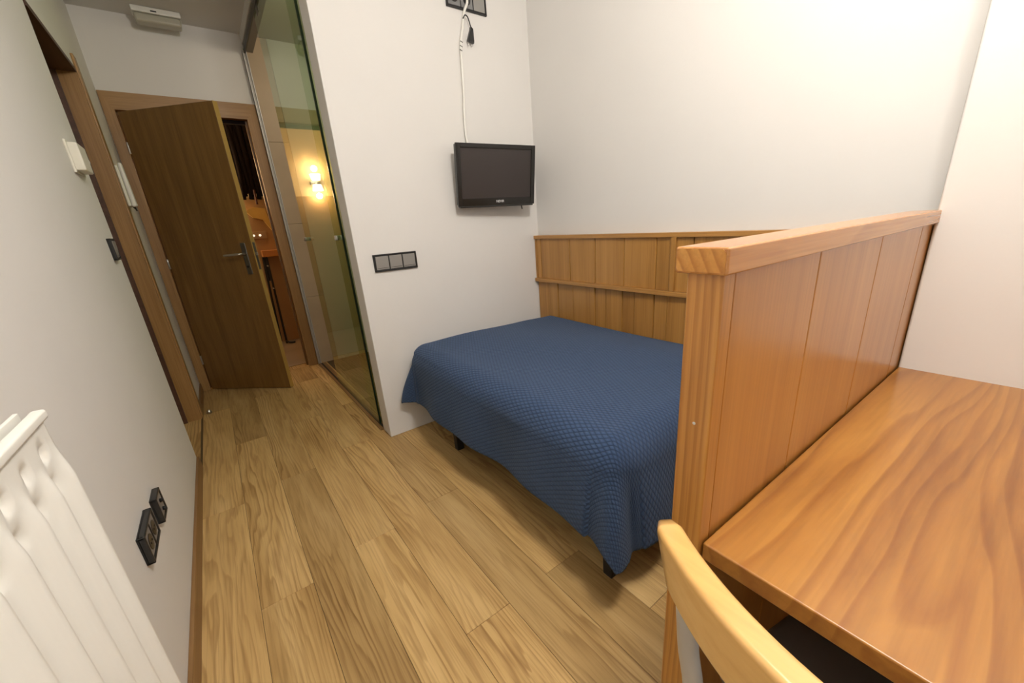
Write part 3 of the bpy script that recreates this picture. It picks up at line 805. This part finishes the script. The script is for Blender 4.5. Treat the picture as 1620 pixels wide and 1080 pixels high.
tc_ = bpy.data.curves.new('logo', 'FONT'); tc_.body = 'NEVIR'; tc_.size = 0.019; tc_.align_x = 'CENTER'; tc_.align_y = 'CENTER'; tc_.extrude = 0.0004
lo_ = bpy.data.objects.new('logo', tc_); COL.objects.link(lo_)
dg = bpy.context.evaluated_depsgraph_get(); lme = bpy.data.meshes.new_from_object(lo_.evaluated_get(dg)); bpy.data.objects.remove(lo_)
lme.materials.clear(); lme.materials.append(plain('silver_print', (0.75, 0.75, 0.75), 0.4))
lo_ = bpy.data.objects.new('logo', lme); COL.objects.link(lo_); lo_.parent = tv; lo_.location = (0.012, -0.0106, -hh + 0.021); lo_.rotation_euler = (PI / 2, 0, 0)
bm = bmesh.new(); bmbox(bm, -0.04, 0.04, 0.030, 0.088, -0.03, 0.05, bev=0.004); mesh_obj('wall_bracket', bm, MBLK, tv)
tube('antenna_lead', spline([(0.175, 0.02, -hh + 0.004), (0.177, 0.02, -hh - 0.016), (0.182, 0.02, -hh - 0.030)], 4), 0.0035, MBLK, tv, 8)

# cable from the high socket down to the television
yw = T - 0.012
cable = tag(empty('television_cable', (1.62, T, 1.55)), 'white cable running from high socket down to television', 'cable'); oc = (1.62, T, 1.55)
cp = [(1.668, T - 0.020, 2.236), (1.664, yw - 0.012, 2.20), (1.650, yw, 2.165), (1.630, yw, 2.09), (1.611, yw, 2.02), (1.606, yw, 1.93), (1.600, yw, 1.80), (1.590, yw, 1.70), (1.588, yw, 1.60), (1.592, yw - 0.01, 1.545)]
tube('cord', spline(cp, 8), 0.0065, MWP, cable, 10, oc)
tube('plug', [(1.668, T - 0.010, 2.236), (1.668, T - 0.034, 2.236), (1.667, T - 0.040, 2.226)], [0.017, 0.015, 0.008], MCREAM, cable, 14, oc)
for z in (2.030, 2.010, 1.992):
    xx = 1.6135 - (2.03 - z) * .2
    tube('cable_tie', [(xx - 0.007, yw - 0.0045, z + 0.003), (xx + 0.006, yw - 0.0062, z - 0.003)], 0.002, MBLK, cable, 8, oc)
pl = tag(empty('hanging_plug', (1.655, T, 2.05)), 'loose black two-pin plug dangling beside the white cable', 'plug'); opl = (1.655, T, 2.05)
tube('cord', spline([(1.635, yw - 0.006, 2.132), (1.645, yw - 0.012, 2.146), (1.660, yw - 0.012, 2.140), (1.672, yw - 0.010, 2.112), (1.678, yw - 0.010, 2.094)], 6), 0.003, MBLK, pl, 8, opl)
bm = bmesh.new()
rg = []
for (cx, cz, wx) in ((1.678, 2.098, 0.006), (1.6765, 2.085, 0.008), (1.668, 2.045, 0.017), (1.665, 2.034, 0.018)):
    rg.append([bm.verts.new((cx + sx * wx, yw - 0.010 + sy * 0.007, cz - sx * 0.004)) for sx, sy in ((-1, -1), (1, -1), (1, 1), (-1, 1))])
for a, b in zip(rg, rg[1:]):
    for k in range(4): bm.faces.new((a[k], a[(k + 1) % 4], b[(k + 1) % 4], b[k]))
bm.faces.new(rg[0]); bm.faces.new(rg[-1][::-1])
bmesh.ops.translate(bm, vec=-Vector(opl), verts=bm.verts[:]); mesh_obj('plug_body', bm, MBLK, pl)
for s in (-0.010, 0.010):
    tube('pin', [(1.665 + s, yw - 0.010, 2.036), (1.662 + s, yw - 0.010, 2.018)], 0.0022, MSTEEL, pl, 8, opl)

# ================================================================== BATHROOM AND HALL FITTINGS
SX, SY, SZ = 0.335, 5.25, 1.69
sc = tag(empty('wall_sconce', (SX, SY, SZ)), 'glowing two-shade wall light mirrored in the green glass', 'lamp'); os_ = (SX, SY, SZ)
box('mount', (SX - 0.05, SX + 0.05, SY - 0.022, SY - 0.001, SZ - 0.02, SZ + 0.02), MSTEEL, sc, bev=0.004, org=os_)
for z0_, z1_ in ((SZ + 0.022, SZ + 0.085), (SZ - 0.022, SZ - 0.085)):
    bm = bmesh.new(); tube_bm(bm, [(SX, SY - 0.075, z0_), (SX, SY - 0.075, z1_)], [0.042, 0.056], 20)
    bmesh.ops.translate(bm, vec=-Vector(os_), verts=bm.verts[:]); mesh_obj('shade', bm, MSCON, sc, smooth=True)
tube('arm', [(SX, SY - 0.022, SZ), (SX, SY - 0.078, SZ)], 0.010, MSTEEL, sc, 10, os_)
for z in (SZ + 0.14, SZ - 0.14):
    ld = bpy.data.lights.new('sconce_light', 'POINT'); ld.energy = SCONCE_W; ld.color = (1.0, 0.66, 0.33); ld.shadow_soft_size = 0.03
    l = bpy.data.objects.new('sconce_light', ld); COL.objects.link(l); l.location = (0, -0.085, z - os_[2]); l.parent = sc

# hall: dark wall hanging, shelf with black folding stand, socket, yellow shade
dk = tag(empty('hanging_coat', (0.86, 5.25, 1.45)), 'dark hanging coat on hall wall seen past the open door', 'coat'); odk = (0.86, 5.25, 1.45)
bm = bmesh.new(); n = 14
for i in range(n):
    x = 0.74 + 0.32 * i / n
    tube_bm(bm, spline([(x, 5.235 - 0.015 * (i % 3), 2.30), (x + 0.005 * math.sin(i), 5.20 - 0.02 * (i % 2), 1.95), (x + 0.01 * math.cos(i * 2), 5.19, 1.65), (x, 5.20, 1.53 + 0.03 * (i % 3))], 4), 0.022, 8)
bmesh.ops.translate(bm, vec=-Vector(odk), verts=bm.verts[:]); mesh_obj('cloth', bm, MDARK, dk, smooth=True)
tube('cane', [(0.845, 5.16, 1.62), (0.842, 5.165, 1.48)], 0.010, plain('dark_red_wood', (0.05, 0.008, 0.006), 0.4), dk, 8, odk)
ys_ = tag(empty('hall_lamp_shade', (0.83, 5.25, 1.28)), 'yellow pleated wall shade below dark coat in hall', 'lamp shade'); oy = (0.83, 5.25, 1.28)
bm = bmesh.new()
pr2 = [(0.72, 1.42), (0.80, 1.455), (0.90, 1.44), (0.93, 1.20), (0.86, 1.33), (0.78, 1.35)]
a_ = [bm.verts.new((x, 5.18, z)) for x, z in pr2]; b_ = [bm.verts.new((x, 5.245, z)) for x, z in pr2]
bm.faces.new(a_); bm.faces.new(b_[::-1])
for i in range(len(pr2)): bm.faces.new((a_[i], a_[(i + 1) % len(pr2)], b_[(i + 1) % len(pr2)], b_[i]))
bmesh.ops.translate(bm, vec=-Vector(oy), verts=bm.verts[:]); mesh_obj('shade', bm, MYELL, ys_)
hs = tag(empty('hall_socket', (0.78, 5.25, 1.17)), 'steel double switch plate with white buttons on hall wall', 'switch'); oh = (0.78, 5.25, 1.17)
box('plate', (0.715, 0.865, 5.226, 5.2375, 1.14, 1.215), plain('bronze_plate', (0.40, 0.25, 0.12), 0.35), hs, bev=0.003, org=oh)
for x in (0.742, 0.80): tube('button', [(x, 5.226, 1.177), (x, 5.218, 1.177)], 0.011, emit('pilot_white', (1, 0.9, 0.7), 1.2), hs, 14, oh)
sh = tag(box('hall_shelf', (0.765, 1.05, 5.09, 5.2375, 0.955, 1.02), MORANGE, bev=0.004), 'orange wooden wall shelf above black folding stand', 'shelf')
st = tag(empty('folding_stand', (0.80, 5.16, 0)), 'black folding stand leaning under the orange hall shelf', 'stand'); ost = (0.80, 5.16, 0)
tube('leg', [(0.800, 5.17, 0.95), (0.775, 5.12, 0.0)], 0.011, MLEG, st, 8, ost)
tube('leg', [(0.770, 5.20, 0.95), (0.730, 5.19, 0.02)], 0.011, MLEG, st, 8, ost)
box('panel', (0.762, 0.806, 5.165, 5.205, 0.70, 0.952), MLEG, st, bev=0.003, org=ost)
for z in (0.86, 0.62, 0.2): tube('rivet', [(0.787, 5.15, z), (0.787, 5.13, z)], 0.008, MSTEEL, st, 8, ost)
tube('foot', spline([(0.776, 5.12, 0.03), (0.80, 5.09, 0.012), (0.85, 5.06, 0.010)], 5), 0.010, MLEG, st, 8, ost)

# ================================================================== LAMPS
cl = tag(empty('ceiling_lamp', (LAMP_POS[0], LAMP_POS[1], CEIL)), 'round white ceiling lamp in the bedroom', 'lamp')
bm = bmesh.new(); lathe_bm(bm, [(0.06, -0.001), (0.06, -0.02), (0.03, -0.04), (0.012, -0.05), (0.012, CEIL * 0 - 0.10)], (0, 0, 0), 30); mesh_obj('canopy', bm, MWP, cl, smooth=True)
bm = bmesh.new(); bmesh.ops.create_uvsphere(bm, u_segments=32, v_segments=16, radius=0.10)
mesh_obj('globe', bm, MLAMP, cl, (0, 0, LAMP_POS[2] - CEIL), smooth=True)
ld = bpy.data.lights.new('ceiling_lamp_light', 'POINT'); ld.energy = LAMP_W; ld.color = (1.0, 0.94, 0.865); ld.shadow_soft_size = 0.125
l = bpy.data.objects.new('ceiling_lamp_light', ld); COL.objects.link(l); l.location = (0, 0, LAMP_POS[2] - CEIL); l.parent = cl
bl = tag(empty('bathroom_ceiling_lamp', (1.5, 2.9, CEIL)), 'round ceiling lamp in the bathroom behind the green glass', 'lamp')
bm = bmesh.new(); lathe_bm(bm, [(0.12, -0.001), (0.12, -0.03), (0.09, -0.05), (0.01, -0.058)], (0, 0, 0), 28); mesh_obj('diffuser', bm, emit('bath_diffuser', (1.0, 0.88, 0.7), 3.0), bl, smooth=True)
ld = bpy.data.lights.new('bathroom_lamp_light', 'POINT'); ld.energy = BATH_W; ld.color = (1.0, 0.86, 0.66); ld.shadow_soft_size = 0.10
l = bpy.data.objects.new('bathroom_lamp_light', ld); COL.objects.link(l); l.location = (0, 0, -0.17); l.parent = bl
hl = tag(empty('hall_ceiling_lamp', (0.1, 4.7, 2.70)), 'warm ceiling lamp in the hall outside', 'lamp')
bm = bmesh.new(); lathe_bm(bm, [(0.12, -0.002), (0.12, -0.03), (0.09, -0.05), (0.01, -0.058)], (0, 0, 0), 28); mesh_obj('diffuser', bm, emit('hall_diffuser', (1.0, 0.72, 0.4), 4.0), hl, smooth=True)
ld = bpy.data.lights.new('hall_lamp_light', 'POINT'); ld.energy = HALL_W; ld.color = (1.0, 0.66, 0.34); ld.shadow_soft_size = 0.10
l = bpy.data.objects.new('hall_lamp_light', ld); COL.objects.link(l); l.location = (0, 0, -0.17); l.parent = hl
